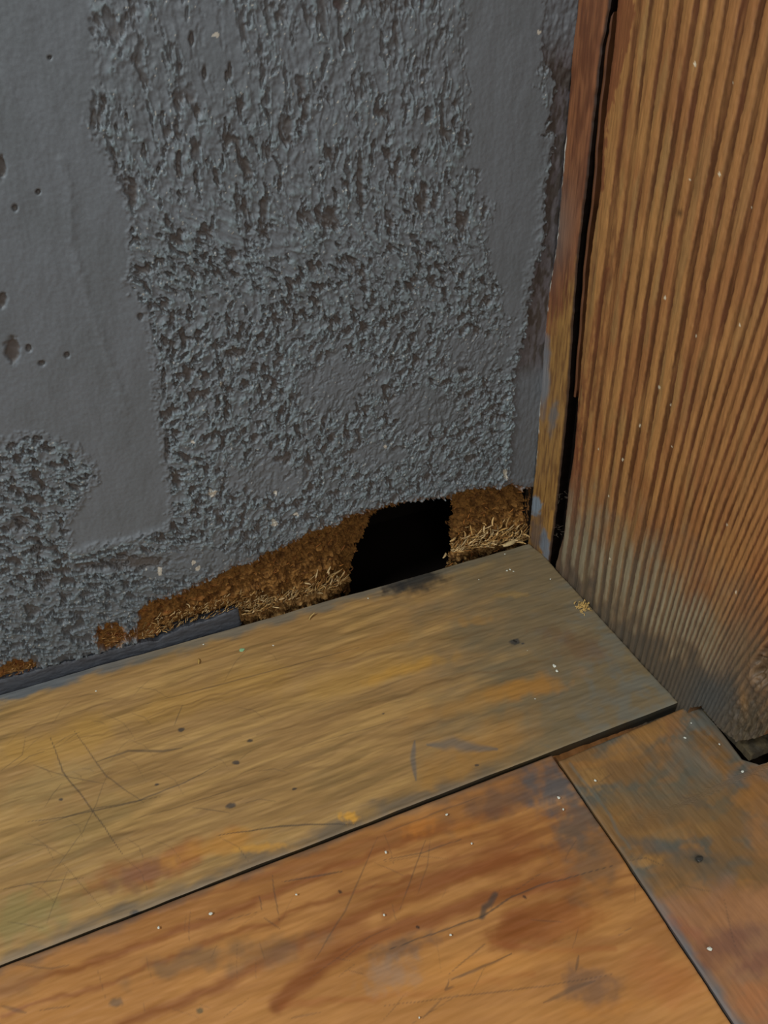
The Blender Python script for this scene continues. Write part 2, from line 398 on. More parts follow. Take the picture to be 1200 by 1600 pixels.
# dark marks and scratches
brush([(775, 1396), (765, 1410), (756, 1415), (752, 1430)], 10, S(64, 60, 54), .75, .7, False, 3)
for pts, wd, al in [([(605, 1482), (660, 1462), (750, 1432), (800, 1400), (850, 1380), (960, 1350)], 2.2, .7),
    ([(600, 1342), (660, 1330), (720, 1310)], 1.8, .5), ([(665, 1310), (650, 1350), (625, 1420)], 1.6, .45), ([(590, 1305), (540, 1420), (490, 1500)], 2.4, .4),
    ([(700, 1530), (740, 1515), (800, 1488)], 4, .6), ([(700, 1522), (750, 1480), (760, 1472)], 2, .45), ([(702, 1530), (696, 1545), (712, 1538)], 3, .5), ([(905, 1490), (900, 1515)], 4, .5),
    ([(600, 1570), (720, 1555), (860, 1538), (960, 1520)], 1.8, .4), ([(660, 1590), (690, 1560)], 3, .4), ([(850, 1565), (890, 1545), (930, 1530)], 7, .45),
    ([(440, 1375), (500, 1366), (535, 1360)], 2.4, .6), ([(425, 1365), (430, 1400), (436, 1435)], 1.8, .5), ([(405, 1395), (408, 1420)], 1.6, .5), ([(410, 1430), (438, 1450)], 1.6, .5),
    ([(20, 1505), (80, 1512), (110, 1505)], 2.2, .4), ([(0, 1570), (40, 1582)], 6, .4), ([(60, 1578), (110, 1570)], 2, .4), ([(650, 1400), (668, 1350), (672, 1310)], 1.5, .35),
    ([(600, 1345), (655, 1335), (700, 1340)], 1.2, .3), ([(625, 1440), (560, 1470), (480, 1530)], 1.5, .3), ([(450, 1590), (500, 1580)], 3, .3), ([(830, 1435), (880, 1440)], 2, .35),
    ([(600, 1300), (700, 1260), (760, 1240)], 2, .4), ([(640, 1600), (720, 1550)], 1.4, .3)]:
    brush(pts, wd*1.2, SC, al, .6, True, 1.0)
for k in range(46):
    x0 = random.uniform(150, 1000); y0 = 1511-.385*x0+random.uniform(40, 330); a = random.uniform(-1.9, .5); l = random.uniform(15, 60)
    brush([(x0, y0), (x0+l*math.cos(a), y0+l*math.sin(a))], 1.3, SC, random.uniform(.15, .4), .6, True, 2, k)
for x_, y_ in [(531, 1391), (653, 1447), (820, 1400)]: blob(x_, y_, 4, 2.5, 30, S(40, 30, 24), .8, .4, .2)
# hairline light wear at the front-left edge
C = mix(C, S(92, 82, 72), .55*(1-sm(.3, 3.2, V*Wd*1000+1.3*gn)))
P = np.stack([X, Y, Z], -1)
p2 = skirted('plank', P, C, (0, 0, -.0169), M_FLOOR, floor, flip=True, rim=.2)
p2['label'] = 'orange-brown plank in front of the wall plank, covered in scratches'

# ---- plank 3 (crosswise, right)
yb3 = line_y((872, 1187), (1072, 1103))
xl3 = lambda Y_: xr2f(Y_)+.0006
rp = [at(x, y, 2) for x, y in [(1072, 1103), (1095, 1099), (1125, 1138), (1158, 1181)]]
ry = [-.40, -.1318, -.1302]+[rp[k][1] for k in (3, 2, 1)]+[-.0990]; rx = [.052, .052, .0080]+[rp[k][0] for k in (3, 2, 1)]+[.0060]
v3 = axis(0, 1, 0, .46, .0015, .02)
Yv = -.1005*(1-v3)-.32*v3
V_, U_ = np.meshgrid(v3, np.linspace(0, 1, 10), indexing='ij')
us = axis(0, 1, 0, 1, 1/230., .1)
U, V = np.meshgrid(us, v3)
Yn = -.1010*(1-V)-.32*V
xl = xl3(Yn); xr = np.interp(Yn, ry, rx)
X = xl+(xr-xl)*U
Y = yb3(X)*(1-V)-.32*V
PX, PY = to_photo(np.stack([X, Y, 0*X], -1))
xm, ym = X*1000, Y*1000
Z = .0003*fbm(xm/12, ym/40, 45) + .0001*fbm(xm/1.6, ym/9, 46, 2) - .0004
Z += edge_drop(X, Y, X-xl, xr-X, (yb3(X)-Y), 1+0*X)
grain = fbm(xm/14+.4*pn(xm/20, ym/20, 51), ym/10, 47, 4, .6); broad = fbm(xm/16, ym/14, 49, 3)
C = mix(S(124, 92, 56)*np.ones(X.shape+(3,)), S(94, 88, 74), sm(-.3, .5, broad+.5*grain))
C = mix(C, S(150, 104, 54), .6*sm(.1, .7, grain-broad*.4))
brush, blob = painter(PX, PY, C)
# lit front half past a shadow edge, painted in as warmer orange
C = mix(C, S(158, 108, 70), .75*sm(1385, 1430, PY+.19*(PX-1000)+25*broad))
brush, blob = painter(PX, PY, C)
for a in [(1050, 1135, 24, 24, 0, S(146, 102, 60), .7), (1095, 1125, 30, 20, 20, S(104, 106, 98), .8), (1000, 1150, 45, 20, -25, S(150, 108, 58), .75), (975, 1170, 60, 16, -25, S(156, 112, 60), .6),
    (1080, 1190, 60, 40, 20, S(100, 98, 86), .7), (1040, 1240, 80, 40, -10, S(104, 92, 70), .7), (925, 1215, 26, 22, 30, S(150, 112, 62), .8), (960, 1260, 30, 40, 30, S(126, 98, 60), .6),
    (1100, 1265, 50, 30, -10, S(118, 94, 62), .6), (1180, 1210, 50, 22, 0, S(98, 98, 92), .7), (1190, 1240, 34, 60, 0, S(150, 104, 58), .75), (1190, 1310, 30, 50, 0, S(140, 98, 60), .5),
    (1050, 1300, 70, 14, -5, S(146, 108, 60), .6), (1010, 1345, 26, 10, -10, S(170, 124, 66), .6), (1030, 1322, 70, 12, 8, S(84, 84, 78), .6), (1100, 1345, 60, 20, 0, S(84, 78, 66), .5),
    (1040, 1375, 80, 18, -10, S(116, 88, 56), .6), (1080, 1250, 26, 10, 30, S(86, 78, 66), .5),
    (1130, 1480, 80, 26, -35, S(110, 72, 58), .65), (1060, 1450, 50, 18, 20, S(150, 92, 66), .5), (1100, 1560, 26, 90, -28, S(92, 92, 98), .85), (1070, 1490, 18, 60, -30, S(96, 90, 94), .6),
    (1180, 1560, 40, 34, 0, S(166, 106, 62), .7), (1190, 1415, 40, 30, 0, S(166, 116, 74), .6), (1190, 1500, 40, 20, -20, S(120, 76, 60), .6)]:
    blob(*a, .8, .5, int(a[0]) % 11)
blob(1092, 1341, 7, 6, 0, S(38, 36, 30), .95, .4, .2); blob(1094, 1341, 26, 6, 8, S(70, 70, 62), .5, .8, .4)
brush([(890, 1170+22), (935, 1245), (985, 1325)], 5, S(96, 100, 92), .5, .9, False, 3)
for pts, wd, al in [([(975, 1345), (1010, 1340), (1040, 1352)], 1.6, .5), ([(1130, 1400), (1150, 1480)], 1.5, .35), ([(1060, 1380), (1110, 1392)], 1.6, .35), ([(1150, 1200), (1200, 1215)], 1.8, .4), ([(935, 1222), (960, 1205)], 2.5, .3)]:
    brush(pts, wd, SC, al, .6, True, 1.0)
C = mix(C, S(96, 98, 96), .65*(1-sm(.3, 3.0, (X-xl)*1000+1.4*fbm(xm/5, ym/8, 55)))*sm(1330, 1420, PY))
C = mix(C, S(100, 102, 94), .6*(1-sm(.5, 4, (xr-X)*1000+1.5*broad)))
P = np.stack([X, Y, Z], -1)
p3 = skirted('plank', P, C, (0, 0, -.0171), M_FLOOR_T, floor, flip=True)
p3['label'] = 'crosswise brown plank at the right, greyed at the post and with painted-on orange light in front'

# ---- next plank in front, outside the frame (simple)
u4 = np.linspace(0, 1, 60); v4 = np.linspace(0, 1, 30); U, V = np.meshgrid(u4, v4)
xr_ = -.2078*(1-V)-.31*V; X = -.5+(xr2f(np.maximum(xr_, -.212))+.5-.0004)*U; Y = -.2078*(1-V)-.31*V
g = fbm(X*30, Y*300, 61, 3)
C = mix(S(160, 98, 46)*np.ones(X.shape+(3,)), S(140, 80, 38), sm(-.2, .5, g))
Z = -.0005+edge_drop(X, Y, X+.5, 1+0*X, V*.1, (1-V)*.1, .002)
skirted('plank', np.stack([X, Y, Z], -1), C, (0, 0, -.017), M_FLOOR, floor, flip=True)

for x0 in (.0526, .1536):
    U, V = np.meshgrid(np.linspace(0, 1, 40), np.linspace(0, 1, 80))
    X = x0+.1004*U; Y = -.002-.326*V
    C = mix(S(150, 106, 62)*np.ones(X.shape+(3,)), S(112, 90, 62), sm(-.2, .5, fbm(X*300+x0*99, Y*30, 63, 3)))
    Z = -.0005+edge_drop(X, Y, U*.1, (1-U)*.1, V*.2, (1-V)*.2, .002)
    skirted('plank', np.stack([X, Y, Z], -1), C, (0, 0, -.017), M_FLOOR_T, floor, flip=True)

# ---- tongue batten lying low in the open joint between plank 1 and the cross plank
A = at(858, 1178, 2, -.0035); B = at(1066, 1099, 2, -.0035)
n = 120; t = np.linspace(-.03, 1.0, n); s_ = np.linspace(0, 1, 9)
T, Sx = np.meshgrid(t, s_)
X = A[0]+(B[0]-A[0])*T; Y = A[1]+(B[1]-A[1])*T + .0045 - .0105*Sx
Z = -.0035 - .0022*T + .0005*fbm(X*300, Y*1500, 70, 3) - .0004*np.abs(Sx-.5)
C = mix(S(128, 84, 44)*np.ones(X.shape+(3,)), S(70, 62, 50), np.clip(sm(.45, .75, T)+.3*fbm(X*200, Y*900, 71), 0, 1))
tg = skirted('tongue', np.stack([X, Y, Z], -1), C, (0, 0, -.010), M_FLOOR, floor, flip=True)
tg['label'] = 'low brown tongue of wood in the open joint'

# ============================================================ WALL
TOP = [(222, 952), (240, 940), (262, 936), (290, 925), (320, 912), (345, 900), (362, 888), (385, 883), (405, 876), (425, 864), (445, 856), (470, 842), (488, 832), (505, 824),
       (525, 822), (545, 806), (570, 803), (590, 796), (612, 790), (640, 786), (668, 781), (690, 778), (705, 779), (722, 768), (740, 764), (765, 764), (785, 763), (800, 757), (818, 766), (833, 764)]
TORN = TOP + [(870, 770), (870, 900), (560, 960), (372, 1040), (372, 990), (300, 1000), (216, 1020), (216, 985)]
BLOB2 = [(150, 992), (158, 980), (178, 978), (192, 982), (199, 996), (192, 1008), (172, 1018), (155, 1012)]
BLOB3 = [(-14, 1050), (0, 1042), (22, 1032), (45, 1034), (56, 1040), (54, 1052), (30, 1058), (10, 1068), (-14, 1074)]
BLOB4 = [(201, 990), (212, 984), (216, 996), (206, 1003), (200, 1000)]
SMOOTH_L = [(-60, -60), (140, -60), (140, 60), (147, 110), (136, 185), (150, 215), (170, 245), (190, 290), (205, 340), (207, 400), (200, 440), (230, 480), (243, 560), (248, 650),
            (262, 720), (270, 800), (264, 828), (200, 845), (112, 866), (100, 820), (150, 740), (120, 700), (60, 680), (0, 690), (-60, 700)]
SMOOTH_R = [(740, -60), (880, -60), (850, 20), (840, 120), (860, 200), (850, 300), (848, 370), (832, 420), (815, 530), (796, 580), (786, 560), (800, 480), (780, 430), (765, 380), (770, 330), (735, 250), (740, 150), (725, 60)]
LOW_R = [(862, -60), (848, 30), (845, 80), (868, 130), (858, 190), (846, 215), (868, 210), (860, 250), (853, 300), (850, 370), (846, 395), (834, 425), (826, 470), (820, 530), (812, 548), (802, 600), (802, 660),
         (797, 700), (795, 745), (784, 765), (870, 775), (960, 600), (960, -60)]
bt = [(-60, 1079), (0, 1064), (60, 1048), (110, 1034), (150, 1024), (215, 1006), (245, 1002), (262, 992), (285, 981), (330, 968), (352, 958), (372, 952)]
tx = np.array([at(x, y, 1)[0] for x, y in bt]); tz = np.array([at(x, y, 1)[2] for x, y in bt])
tx = np.concatenate([[-.5], tx]); tz = np.concatenate([[tz[0]], tz])
xe = at(374, 960, 1)[0]
xs = axis(-.5, .0005, -.226, .0005, .00030, .006)
zs = axis(.0002, .55, .0002, .225, .00032, .006)
Xw, Zw = np.meshgrid(xs, zs)
P0 = np.stack([Xw, 0*Xw, Zw], -1)
PX, PY = to_photo(P0)
xm, zm = Xw*1000, Zw*1000
nj = fbm(xm/2.2, zm/2.2, 90, 3); nj2 = fbm(xm/7, zm/7, 91, 3)
jx, jy = PX+9*nj, PY+9*fbm(xm/2.2, zm/2.2, 92, 3)
dSL = sdf(jx, jy, SMOOTH_L); dSR = sdf(jx+14*nj2, jy, SMOOTH_R); dLR = sdf(PX+6*nj, PY+4*nj, LOW_R)
# rough trowelled relief
wx = xm + 1.0*pn(xm/5, zm/7, 93) + .35*(zm-90)*.0
wz = zm + 1.0*pn(xm/5, zm/7, 94)
ver = sm(520, 250, PY)                        # stretched ridges higher up the wall
# diagonal lean towards the lower middle
lean = wx - .35*wz*(1-ver)*.8
nA = fbm(wx/3.0, wz/9.0, 95, 4, .58); nB = fbm(lean/3.0, wz/3.9, 96, 4, .62)
n = nA*ver+nB*(1-ver)
blr = sm(-30, 60, 330-PX)*sm(640, 760, PY+.10*PX)       # coarser sideways smears low on the left
n = n*(1-blr) + blr*(fbm(wx/4.6, wz/2.9+.15*wx, 112, 4, .6)*1.15 - .04)
nF = fbm(wx/1.3, wz/2.2, 97, 3, .55)
patch = fbm(xm/9, zm/15, 98, 3)
pool = sm(-.15, .5, patch) + .25*sm(350, 80, PY)                   # areas where the skim coat filled the relief
e = n*1.0+.26*(1-.5*blr)*nF + (.50-.18*sm(380, 560, PY))*pool
amount = np.ones_like(xm)
for a in [(520, 600, 62, 50), (660, 640, 60, 34), (740, 550, 50, 34), (420, 745, 60, 30), (330, 80, 50, 80), (290, 880, 90, 26), (590, 710, 46, 14)]:
    amount = np.minimum(amount, .25+.75*sm(.6, 1.3, np.hypot((PX-a[0])/a[2], (PY-a[1])/a[3])+.45*nj2))
topcalm = .72+.28*sm(60, 330, PY)
rough = sm(-1, 5, dSL)*sm(-2, 12, dSR)*sm(-2, 3, dLR)
h_r = -.80*(1-sm(-.42, .08, e)) + .50*sm(-.10, .14, e)*np.exp(-np.maximum(e-.06, 0)/.30) + .36*(1-.55*blr)*fbm(lean/2.1, wz/3.0, 108, 3, .5) + .07*nF
h = rough*h_r*amount*topcalm*(1+.18*sm(350, 550, PY)+.3*blr)
# isolated pits inside smooth coat
pit = lambda x, y, rx, ry: 1-sm(.6, 1.1, np.hypot((PX-x)/rx, (PY-y)/ry)+.25*nj)
pits = np.zeros_like(xm)
for x, y, rx, ry in [(20, 548, 14, 24), (24, 325, 6, 6), (2, 260, 8, 22), (4, 470, 9, 12), (105, 555, 5, 5), (78, 90, 4, 4), (220, 495, 5, 7), (45, 545, 5, 6), (65, 568, 7, 5), (60, 300, 4, 4), (300, 60, 5, 14), (320, 115, 4, 14), (360, 112, 4, 16), (355, 120, 3, 10),
                      (210, 880, 60, 12), (150, 885, 40, 8), (262, 700, 5, 26), (256, 600, 4, 30), (60, 860, 14, 12), (72, 905, 16, 16), (30, 820, 20, 14)]:
    pits = np.maximum(pits, pit(x, y, rx, ry))
h -= .9*pits
h += .14*fbm(xm/6, zm/14, 99, 3) + .05*fbm(xm/1.2, zm/1.6, 100, 2)*1.0
# long soft trowel marks in the smooth coat
st, _ = seg_dist(PX+4*nj, PY, [(95, 250), (108, 290), (112, 380), (140, 480), (170, 560), (195, 640)]); h += .22*np.exp(-(st/7)**2)
st, _ = seg_dist(PX+3*nj, PY, [(738, 542), (722, 600), (692, 672)]); h += .16*np.exp(-(st/3)**2) - .2*np.exp(-((st-3)/2)**2)
st, _ = seg_dist(PX+4*nj, PY+4*nj, [(460, 655), (458, 590), (470, 540), (510, 512)]); h += .25*np.exp(-(st/4)**2)
# lip along the edges of the smooth patches
h += .34*np.exp(-((dSL+2.5)/3.2)**2)*sm(100, 260, PY)
st, _ = seg_dist(PX, PY+5*nj2, [(115, 866), (200, 847), (262, 826)]); h += .55*np.exp(-(st/7)**2)
lipm = sm(-14, -3, -dLR)*0
h += .42*np.exp(-((dLR-5)/6.5)**2)*sm(150, 320, PY)
# lower, darker layer beside the strip
low = 1-sm(-3.5, 1.0, dLR)
lowtex = .30*fbm(xm/2.0, zm/3.0, 102, 3)*sm(260, 40, PY) + .15*fbm(xm/1.5, zm/4, 103, 3)
h = h*(1-low) + low*(-1.15+lowtex + .65*sm(540, 600, PY) + .9*sm(140, 40, PY))
# colours
GP = S(99, 104, 108); PIT_SHADE = S(74, 66, 60); LOW_C = S(66, 60, 56)
C = GP*np.ones(xm.shape+(3,))
C = mix(C, S(94, 99, 102), .7*sm(-.3, .5, fbm(xm/16, zm/22, 104, 3)))
C = mix(C, PIT_SHADE, .85*np.clip(sm(.22, .85, -h), 0, 1)*(1-low*.6))  # shade of the recesses put into the colour, browner with depth
C = mix(C, S(122, 138, 142), .5*sm(.12, .5, h)*rough)  # highlights painted on the ridge tops as a paler blue-grey
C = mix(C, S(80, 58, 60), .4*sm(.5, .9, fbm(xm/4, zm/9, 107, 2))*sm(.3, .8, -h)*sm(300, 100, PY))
lowc = mix(mix(LOW_C*np.ones(xm.shape+(3,)), S(88, 84, 86), sm(-.1, .35, fbm(xm/2.6, zm/7, 105, 3)-.15+.35*sm(300, 560, PY)+.3*(xm > -4))), S(94, 98, 102), sm(560, 600, PY)*sm(5, -8, dLR+8*nj)+sm(110, 40, PY))
C = mix(C, lowc, low)
dark_b = sm(880, 1020, PY+.25*PX)
C = mix(C, S(82, 88, 92), .5*dark_b)
# chipped specks that show pale plaster
spk = (fbm(xm/.8, zm/.8, 110, 2) > .80) & (rough > .6) & (h > .1)
C[spk] = S(168, 166, 156)
for x, y, rx, ry in [(333, 770, 6, 6), (428, 818, 5, 4), (303, 880, 3, 3), (308, 888, 6, 3), (250, 893, 4, 6), (461, 803, 4, 3), (602, 698, 3, 3), (430, 770, 3, 3), (790, 740, 3, 8), (843, 50, 4, 4), (335, 55, 6, 4), (345, 600, 3, 3), (300, 690, 3, 3)]:
    m = np.hypot((PX-x)/rx, (PY-y)/ry)+.6*nj < 1
    C[m] = S(178, 172, 158)
dT = sdf(PX+5*nj, PY+6*fbm(xm/1.6, zm/1.6, 120, 3), TORN)
dB2 = sdf(PX+8*nj, PY+6*nj, BLOB2); dB3 = sdf(PX+8*nj, PY+6*nj, BLOB3); dB4 = sdf(PX+8*nj, PY+6*nj, BLOB4)
dC = np.minimum(np.minimum(dT, dB2), np.minimum(dB3, dB4))
zt = np.interp(Xw, tx, tz)
h = np.where(Xw < xe, mixs(h, -1.6, 1-sm(-.0004, .0006, Zw-zt+.0004*nj)), h)
# torn edge curls in towards the board
h += .35*np.exp(-((dT-7)/7)**2)*sm(450, 520, PX)
h -= 3.4*(1-sm(-2.5, 2.2, dC))
fray = sm(3.0, -1.0, dC)
C = mix(C, S(134, 92, 52), fray)
fr2 = sm(12, 2, dC)*sm(.1, .5, fbm(xm/.7, zm/.7, 121, 2)); C = mix(C, S(120, 88, 60), .6*fr2)
# calmer, smeared bottom band at the left
cen = lambda A: .25*(A[:-1, :-1]+A[1:, :-1]+A[:-1, 1:]+A[1:, 1:])
keep = cen(dC) > -3.2
P = np.stack([Xw, -h/1000., Zw], -1)
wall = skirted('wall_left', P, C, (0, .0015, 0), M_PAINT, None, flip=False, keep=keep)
# the back plate closing quad of the skin is not wanted over the hole: remove it
me = wall.data
wall['kind'] = 'structure'
import bmesh
bm = bmesh.new(); bm.from_mesh(me); bm.faces.ensure_lookup_table(); bm.faces.remove(bm.faces[-1])
bmesh.ops.delete(bm, geom=[f for f in bm.faces if all(v.co.z < .00022 for v in f.verts)], context='FACES')
bm.to_mesh(me); bm.free()

# plain continuation of the wall behind the post, outside the frame
wr = box('wall_back', (.013, .0, -.017), (.35, .02, .55), material('plain_grey_paint', color=S(98, 103, 107), rough=.55, bumps=[((300, 300, 200), .4, .001)])); wr['kind'] = 'structure'
# ---- fibreboard core seen where the skin is torn
HOLE = [(549, 918), (545, 896), (552, 876), (556, 850), (570, 828), (577, 806), (596, 796), (640, 782), (668, 776), (700, 776), (706, 800), (700, 822), (706, 845), (699, 880), (704, 960), (704, 1200), (540, 1200), (547, 940)]
xs = axis(-.5, .0, -.222, .0, .00032, .01); zs = axis(-.017, .55, -.010, .055, .00032, .02)
X, Zc = np.meshgrid(xs, zs); xm, zm = X*1000, Zc*1000
nc1 = fbm(xm/3.0, zm/3.0, 130, 4, .6); nc2 = fbm(xm/1.1, zm/.9, 131, 3, .6); rid = 1-np.abs(fbm(xm/5, zm/4, 132, 3))*2
PX0, PY0 = to_photo(np.stack([X, 0*X+.004, Zc], -1))
d0 = sdf(PX0+6*nc1, PY0+6*nc2, HOLE)
dep = 3.0 + 2.0*fbm(xm/6, zm/4.5, 137, 2) + 1.0*nc1 + .35*nc2 + 1.6*sm(.3, 1, rid)
dep += 3.0*sm(400, 560, PX0)*sm(.0, .022, Zc) + 5.0*np.exp(-np.maximum(d0, 0)/26) + 9*np.exp(-np.maximum(d0, 0)/7)
dep += 2.0*sm(700, 730, PX0)*sm(840, 760, PX0)
dep = np.where(zm > 45, 3.0, dep); dep = np.clip(dep, 1.7, 25)
dep = np.where(PX0 < 240, np.clip(dep, 1.7, 2.4), dep)
Yc = dep/1000
P = np.stack([X, Yc, Zc], -1)
PX, PY = to_photo(P)
dH = sdf(PX+5*nc1, PY+4*nc2, HOLE)
C = mix(S(118, 82, 40)*np.ones(X.shape+(3,)), S(88, 58, 28), sm(-.2, .5, nc1))
C = mix(C, S(150, 106, 54), .45*sm(.15, .6, nc2))
low_b = 958-.3*(PX-372)-(PY)                      # height over the floor line in the photograph
lin = sm(40, 8, 1085-.285*PX-PY+14*nc1)
C = mix(C, S(176, 138, 86), .7*lin*sm(-.35, .25, nc2))
C = mix(C, S(126, 72, 34), .5*sm(.2, .6, fbm(xm/6, zm/2, 135, 3))*sm(420, 250, PX))
keep = (cen(dH) > 0)
core = skirted('fibreboard_core', P, C, (0, .008, 0), M_CORE, wall, flip=False, keep=keep)
me = core.data
bm = bmesh.new(); bm.from_mesh(me); bm.faces.ensure_lookup_table(); bm.faces.remove(bm.faces[-1])
bmesh.ops.delete(bm, geom=[f for f in bm.faces if all(v.co.z < -.0168 for v in f.verts)], context='FACES')
bm.to_mesh(me); bm.free()
core['label'] = 'raw brown fibreboard showing where the grey skin is torn off'

# ---- dark hollow behind the core
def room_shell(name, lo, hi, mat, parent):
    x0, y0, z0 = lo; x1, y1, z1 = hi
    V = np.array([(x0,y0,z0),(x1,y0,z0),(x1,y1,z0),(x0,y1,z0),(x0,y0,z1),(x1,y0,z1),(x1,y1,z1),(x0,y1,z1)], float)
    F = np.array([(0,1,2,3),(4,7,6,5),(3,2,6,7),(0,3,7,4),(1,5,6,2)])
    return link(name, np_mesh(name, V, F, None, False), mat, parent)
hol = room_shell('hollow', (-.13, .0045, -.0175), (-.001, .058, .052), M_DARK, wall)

# ---- flat dark painted band at the foot of the wall
us = np.concatenate([np.linspace(-.5, -.226, 40)[:-1], np.linspace(-.226, xe, 480)]); vv = np.linspace(0, 1, 28)
X, V = np.meshgrid(us, vv)
topz = np.interp(X, tx, tz) + .0005*fbm(X*400, X*0, 140, 3)
Zb = -.0020+(topz+.0020)*V
X = X + .0007*fbm(X*0+3, Zb*900, 143)*(X > xe-.004)
hb = .35+.10*fbm(X*300, Zb*900, 141, 3) - .5*np.exp(-(1-V)*topz/.0005) - .5*np.exp(-np.maximum(xe-X, 0)/.0004)
hb = hb-.25*sm(.02, -.02, X+.165)
C = mix(S(64, 67, 73)*np.ones(X.shape+(3,)), S(56, 58, 63), sm(-.2, .4, fbm(X*150, Zb*500, 142, 3)))
band = skirted('painted_band', np.stack([X, -hb/1000+.0001, Zb], -1), C, (0, .0024, 0), M_PAINT, wall, flip=False)
band['label'] = 'flat blue-grey painted band along the foot of the wall'

# ============================================================ WOODEN STRIP (between wall and board)
L_ = [(906, 0), (898, 60), (885, 224), (871, 385), (858, 462), (849, 550), (846, 600), (841, 697), (832, 790), (827, 842)]
R_ = [(955, 0), (941, 70), (927, 196), (916, 297), (903, 400), (896, 494), (888, 619), (877, 728), (869, 800), (861, 862)]
B_ = [(961, 0), (955, 70), (940, 196), (934, 297), (919, 400), (911, 494), (900, 620), (893, 712), (885, 760), (877, 837), (866, 881)]
def yz(pts):
    a = np.array([at(x, y, 0) for x, y in pts])[::-1]
    z = np.concatenate([[a[0, 2]-.02], a[:, 2], [.55]]); y = np.concatenate([[a[0, 1]], a[:, 1], [a[-1, 1]]])
    return lambda q: np.interp(q, z, y)
yL, yR, yB = yz(L_), yz(R_), yz(B_)
zs = axis(-.008, .55, -.008, .222, .00045, .006); ss = np.linspace(0, 1, 46)
Sg, Z = np.meshgrid(ss, zs)
j = .0003*fbm(Z*250, Z*0+2, 150, 3)
ya, yb_ = yL(Z)+j, yR(Z)+.0003*fbm(Z*200, Z*0+7, 151, 3)
Y = ya+(yb_-ya)*Sg
C_GROOVE = S(48, 32, 22)
hs = .7+.12*fbm(Z*60, Y*1200, 152, 3) - .9*np.exp(-(1-Sg)*np.abs(yb_-ya)/.0007) - .45*np.exp(-Sg*np.abs(yb_-ya)/.0004)
P = np.stack([-hs/1000., Y, Z], -1)
PX, PY = to_photo(P); zm = Z*1000; ym = Y*1000
rb = mix(S(132, 86, 56)*np.ones(PX.shape+(3,)), S(106, 66, 44), sm(-.3, .4, fbm(zm/18, ym/4, 153, 3)))
tan = mix(S(150, 112, 62)*np.ones(PX.shape+(3,)), S(118, 84, 48), sm(-.2, .5, fbm(zm/12, ym/1.2, 154, 3)))
f = sm(430, 530, PY+45*fbm(zm/8, ym/1.5, 155, 3)-70*(1-Sg)+60*Sg)
C = mix(rb, tan, f)
C = mix(C, S(112, 104, 96), .7*np.exp(-((PY-360)/70)**2)*(1-Sg))
C = mix(C, S(98, 52, 34), .6*np.exp(-((PY-470)/50)**2)*sm(.3, .8, Sg)*(1-f))
brush, blob = painter(PX, PY, C)
blob(851, 590, 9, 70, 2, S(112, 118, 124), .85, .6, .3, 1); blob(864, 650, 8, 30, 8, S(104, 106, 106), .7, .6, .3, 2)
blob(836, 790, 11, 16, 0, S(122, 136, 146), .95, .4, .3, 3); blob(852, 850, 9, 26, -8, S(108, 118, 128), .9, .4, .3, 4); blob(838, 835, 12, 30, 0, S(96, 82, 74), .75, .6, .4, 5)
brush([(862, 800), (858, 840)], 6, S(170, 124, 60), .6, .6)
wl = (1-sm(.025, .07, Sg+.05*fbm(zm/3, ym, 156, 2)))*sm(180, 240, PY)*sm(740, 700, PY)*sm(-.25, .05, fbm(zm/9, ym*0, 157, 2)+.1)
C = mix(C, S(215, 212, 200), wl)
C = mix(C, C_GROOVE, sm(.93, .985, Sg))
strip = skirted('wooden_strip', P, C, (.010, 0, 0), M_STRIP, None, flip=True, rim=.12)
tag(strip, 'narrow red-brown wooden strip with a pale paint line, between grey wall and ribbed board', 'strip')

# dark backing in the groove with two thin old slivers
backing = box('groove_backing', (.004, -.0235, -.016), (.012, -.0002, .55), M_DARK, strip)
def ribbon_along(name, pts, width, depth, mat, colr, parent):
    a = np.array([at(x, y, 0, .0012) for x, y in pts]); q = np.linspace(0, 1, 60)
    tt = np.linspace(0, 1, len(a)); c = np.stack([np.interp(q, tt, a[:, k]) for k in range(3)], -1)
    G = np.stack([c+np.array([0, (s-.5)*width, 0]) for s in np.linspace(0, 1, 5)], 1)
    G[:, :, 0] += .0003*np.sin(np.linspace(0, 60, 60))[:, None]*.4
    G[:, 0, 0] += .0004; G[:, -1, 0] += .0004
    Cc = np.ones(G.shape)*colr*(1+.3*fbm(G[..., 2]*300, G[..., 1]*2000, 160)[..., None])
    return skirted(name, G, Cc, (depth, 0, 0), mat, parent, flip=False)
ribbon_along('sliver', [(958, 0), (948, 70), (934, 196), (927, 297), (914, 400), (907, 494), (897, 620)], .0011, .004, M_STRIP, S(96, 60, 36), strip)
ribbon_along('sliver', [(893, 560), (888, 640)], .0007, .003, M_STRIP, S(120, 92, 60), strip)

# ============================================================ RIBBED BOARD
tb = [at(x, y, 0) for x, y in [(1078, 1106), (1095, 1103), (1125, 1141), (1146, 1160), (1160, 1158), (1175, 1156), (1188, 1150), (1200, 1128)]]
toe_y = np.array([-.152]+[p[1] for p in tb][::-1]+[tb[0][1]+.0012, 0]); toe_z = np.array([.030]+[p[2] for p in tb][::-1]+[-.010, -.010])
zs = axis(-.010, .55, -.010, .225, .00040, .006); us = axis(-.152, 0, -.140, 0, .00032, .003)
us = us[::-1]; u = (us-us[0])/(us[-1]-us[0])
U, Z = np.meshgrid(u, zs)
yb_ = yB(Z)+.0002*fbm(Z*300, Z*0+5, 170, 3)
Y = yb_+(-.152-yb_)*U
Z = np.maximum(Z, np.interp(Y, toe_y, toe_z)+.0005*fbm(Y*900, Y*0, 197, 2)*(Y < -.104))   # toe broken away above the floor
ym, zm = -Y*1000, Z*1000
